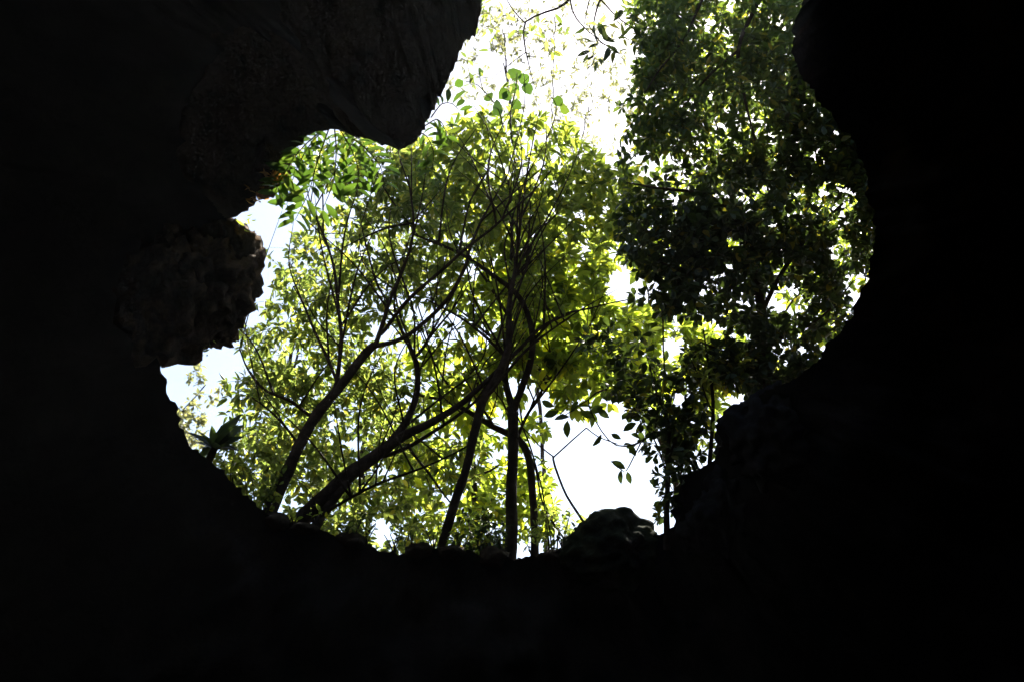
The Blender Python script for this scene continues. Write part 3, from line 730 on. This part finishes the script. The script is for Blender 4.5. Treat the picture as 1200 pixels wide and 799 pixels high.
hanging('heart shaped dark leaves climbing above the top of the central crown',
    [[(600, 168, 10.6, 1), (598, 135, 10.6, .9), (604, 108, 10.6, .8), (606, 86, 10.6, .6)], [(590, 150, 10.6, .8), (582, 125, 10.6, .7), (560, 100, 10.6, .6), (546, 96, 10.6, .5)], [(640, 165, 10.6, .8), (650, 140, 10.6, .7), (652, 124, 10.6, .6), (647, 115, 10.6, .5)], [(566, 106, 10.6, .5), (562, 92, 10.6, .5), (561, 80, 10.6, .4)]],
    [(602, 80, 2, 14), (612, 86, 4, 14), (608, 100, -10, 8), (614, 98, 8, 12), (556, 88, -8, 10), (543, 95, -10, 6), (562, 80, 2, 10), (578, 110, -10, 8), (588, 110, 12, 6), (586, 120, -6, 14), (594, 104, -8, 12), (600, 118, 10, 10), (648, 116, 12, 6), (656, 124, 10, 8)], L_FERN, 'round', .8, 10.6, name='climbing_vine')
# --- hanging lianas
def liana(label, pts, r=.7, group=None):
    cp = [P(*q) for q in pts]
    a, rr = spline(cp, [r * q[2] / F for q in pts], .05)
    a = wobble(a, .02, pts[0][0] * .1)
    V, Q = tube(a, rr, 6)
    o = link('liana', fast_mesh('liana', V, Q, M_BARK)); tag(o, label, 'vine', group)
    return o
liana('straight thin vine hanging below the dark right tree', [(776, 300, 9.7), (775, 350, 9.7), (776, 400, 9.7), (778, 440, 9.7), (772, 472, 9.7), (768, 500, 9.6)], 1.2)
liana('thin vine drooping from the upright tree fork to the rim', [(603, 482, 10.4), (618, 515, 10.3), (632, 560, 10.2), (640, 600, 10.1), (648, 652, 10.0)], 1.1)
liana('second thin vine drooping behind the arched trunk to the rim', [(606, 512, 10.4), (626, 545, 10.3), (636, 590, 10.2), (662, 634, 10.0), (668, 648, 9.95)], 1.2)
# --- trees farther back
def back_tree(label, u, v, Y, top, ells, lm, size, asp=.45, rpx=5, shape='ellip', name='tree', leaves=(6, 9), dens=.6):
    t = Plant(name, label, 'tree', ground_at(u, v, Y, .1), M_BARK, lm, shape, size, asp)
    cx = ells[0][0]
    t.stem('trunk', [(u, v + 14, Y, rpx), (u + (cx - u) * .15, v * .7 + top * .3, Y, rpx * .85), (u + (cx - u) * .55, v * .4 + top * .6, Y, rpx * .6), (cx, top, Y, 1)], step=.15, amp=.06, sides=7)
    for (eu, ev, ru, rv, eY, dY, n) in ells:
        t.stem('branch', [(u + (cx - u) * .3, v * .55 + top * .45, Y, rpx * .45), (eu * .6 + u * .4, ev * .6 + (v * .5 + top * .5) * .4, (Y + eY) / 2, rpx * .3), (eu, ev, eY, 1)], step=.15, amp=.08, sides=6)
    t.crown(ells, dens=dens, leaves=leaves, along=3, maxr=.02)
    return t
back_tree('light green tree behind the low sweeping trunk', 420, 652, 15, 430, [(430, 560, 90, 60, 15, 1.2, 170), (350, 500, 70, 60, 15, 1.2, 120), (470, 470, 80, 60, 15.3, 1.2, 120), (460, 615, 90, 36, 14.6, 1, 110), (330, 570, 70, 40, 14.6, 1, 90)], L_OLIVE, (.1, .18))
back_tree('bright green tree behind the leaning and upright trees', 560, 655, 14.5, 440, [(545, 575, 80, 62, 14.5, 1.2, 200), (600, 540, 50, 80, 14.8, 1, 120), (500, 500, 70, 50, 15, 1, 90), (590, 610, 60, 40, 14, .8, 90)], L_BRIGHT, (.1, .18))
back_tree('yellow green tree glowing behind the upper right of the white gap', 800, 640, 15.5, 330, [(700, 400, 95, 62, 15.5, 1.2, 180), (790, 440, 60, 70, 15.3, 1.2, 110), (640, 340, 70, 60, 15.8, 1, 100), (740, 290, 70, 50, 16, 1, 80)], L_BRIGHT, (.16, .26))
back_tree('green tree behind the dark right tree', 890, 620, 15, 150, [(900, 250, 120, 90, 15, 1.5, 220), (840, 140, 90, 90, 15.5, 1.5, 200), (960, 330, 70, 70, 14.5, 1, 110), (850, 400, 60, 60, 15, 1, 80), (820, 40, 80, 70, 15.5, 1.2, 130)], L_BRIGHT, (.1, .18))
back_tree('olive tree behind the many branched left tree', 300, 640, 16, 330, [(360, 360, 80, 90, 16, 1.2, 150), (410, 280, 80, 60, 16.5, 1.2, 110), (300, 500, 40, 70, 16, 1, 60)], L_OLIVE, (.1, .18))
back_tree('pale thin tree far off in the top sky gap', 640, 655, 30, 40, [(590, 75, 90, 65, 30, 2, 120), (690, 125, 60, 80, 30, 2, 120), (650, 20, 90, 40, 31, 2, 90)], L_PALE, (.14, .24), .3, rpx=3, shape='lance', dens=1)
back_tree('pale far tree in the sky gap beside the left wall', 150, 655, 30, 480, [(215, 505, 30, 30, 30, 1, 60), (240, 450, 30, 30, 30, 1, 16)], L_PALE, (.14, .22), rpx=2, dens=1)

# --- small plants and dry leaves on the crag
def tuft(label, u, v, Y, n, lm, size, name='tuft'):
    t = Plant(name, label, 'plant', P(u, v, Y), M_BARK, lm, 'lance', size, .32)
    t.single = -1
    c = P(u, v, Y)
    for k in range(n):
        a = rnd.uniform(0, 6.28)
        t.L.append((c + rng.normal(0, .03, 3), unit(np.array((math.cos(a) + .3, -.5 + math.sin(a) * .4, rnd.uniform(-1, .6)))), rng.normal(0, 1, 3) + np.array((0, 0, .5)), rnd.uniform(*size)))
tuft('dry orange tuft on the sunlit ledge above the crag', 322, 208, 7.0, 26, L_DRY, (.04, .1))
tuft('tiny green and orange sprout on top of the crag', 290, 262, 7.35, 10, L_BRIGHT, (.04, .08))
tuft('dry brown tuft clinging to the crag under the roof', 298, 232, 7.15, 16, L_DRY, (.03, .08))
tuft('green moss tuft under the lower lip of the crag', 236, 404, 7.9, 18, L_MAIN, (.03, .08))
tuft('yellow leaf tuft on the black roof edge at the top', 567, 8, 6.45, 9, L_BRIGHT, (.05, .09))

finish()

# ------------------------------------------------------------------ added haze that imitates lens glow and veil round the mouth
hz = mesh_from('haze', [(x, y, z) for x in (-115, 115) for y in (-110, 120) for z in (-2.5, 36)], [(0, 1, 3, 2), (4, 6, 7, 5), (0, 4, 5, 1), (2, 3, 7, 6), (0, 2, 6, 4), (1, 5, 7, 3)], M_SOIL)
hm = bpy.data.materials.new('haze'); hm.use_nodes = True
hn = hm.node_tree.nodes
hn.remove(hn['Principled BSDF'])
pv = hn.new('ShaderNodeVolumePrincipled')
pv.inputs['Color'].default_value = (0.86, 0.92, 1.0, 1)
pv.inputs['Density'].default_value = HAZE
pv.inputs['Anisotropy'].default_value = 0.45
hm.node_tree.links.new(pv.outputs[0], hn['Material Output'].inputs['Volume'])
hz.materials.clear(); hz.materials.append(hm)
tag(link('haze', hz), 'thin added haze in place of lens glare before the trees', 'haze', kind='stuff')
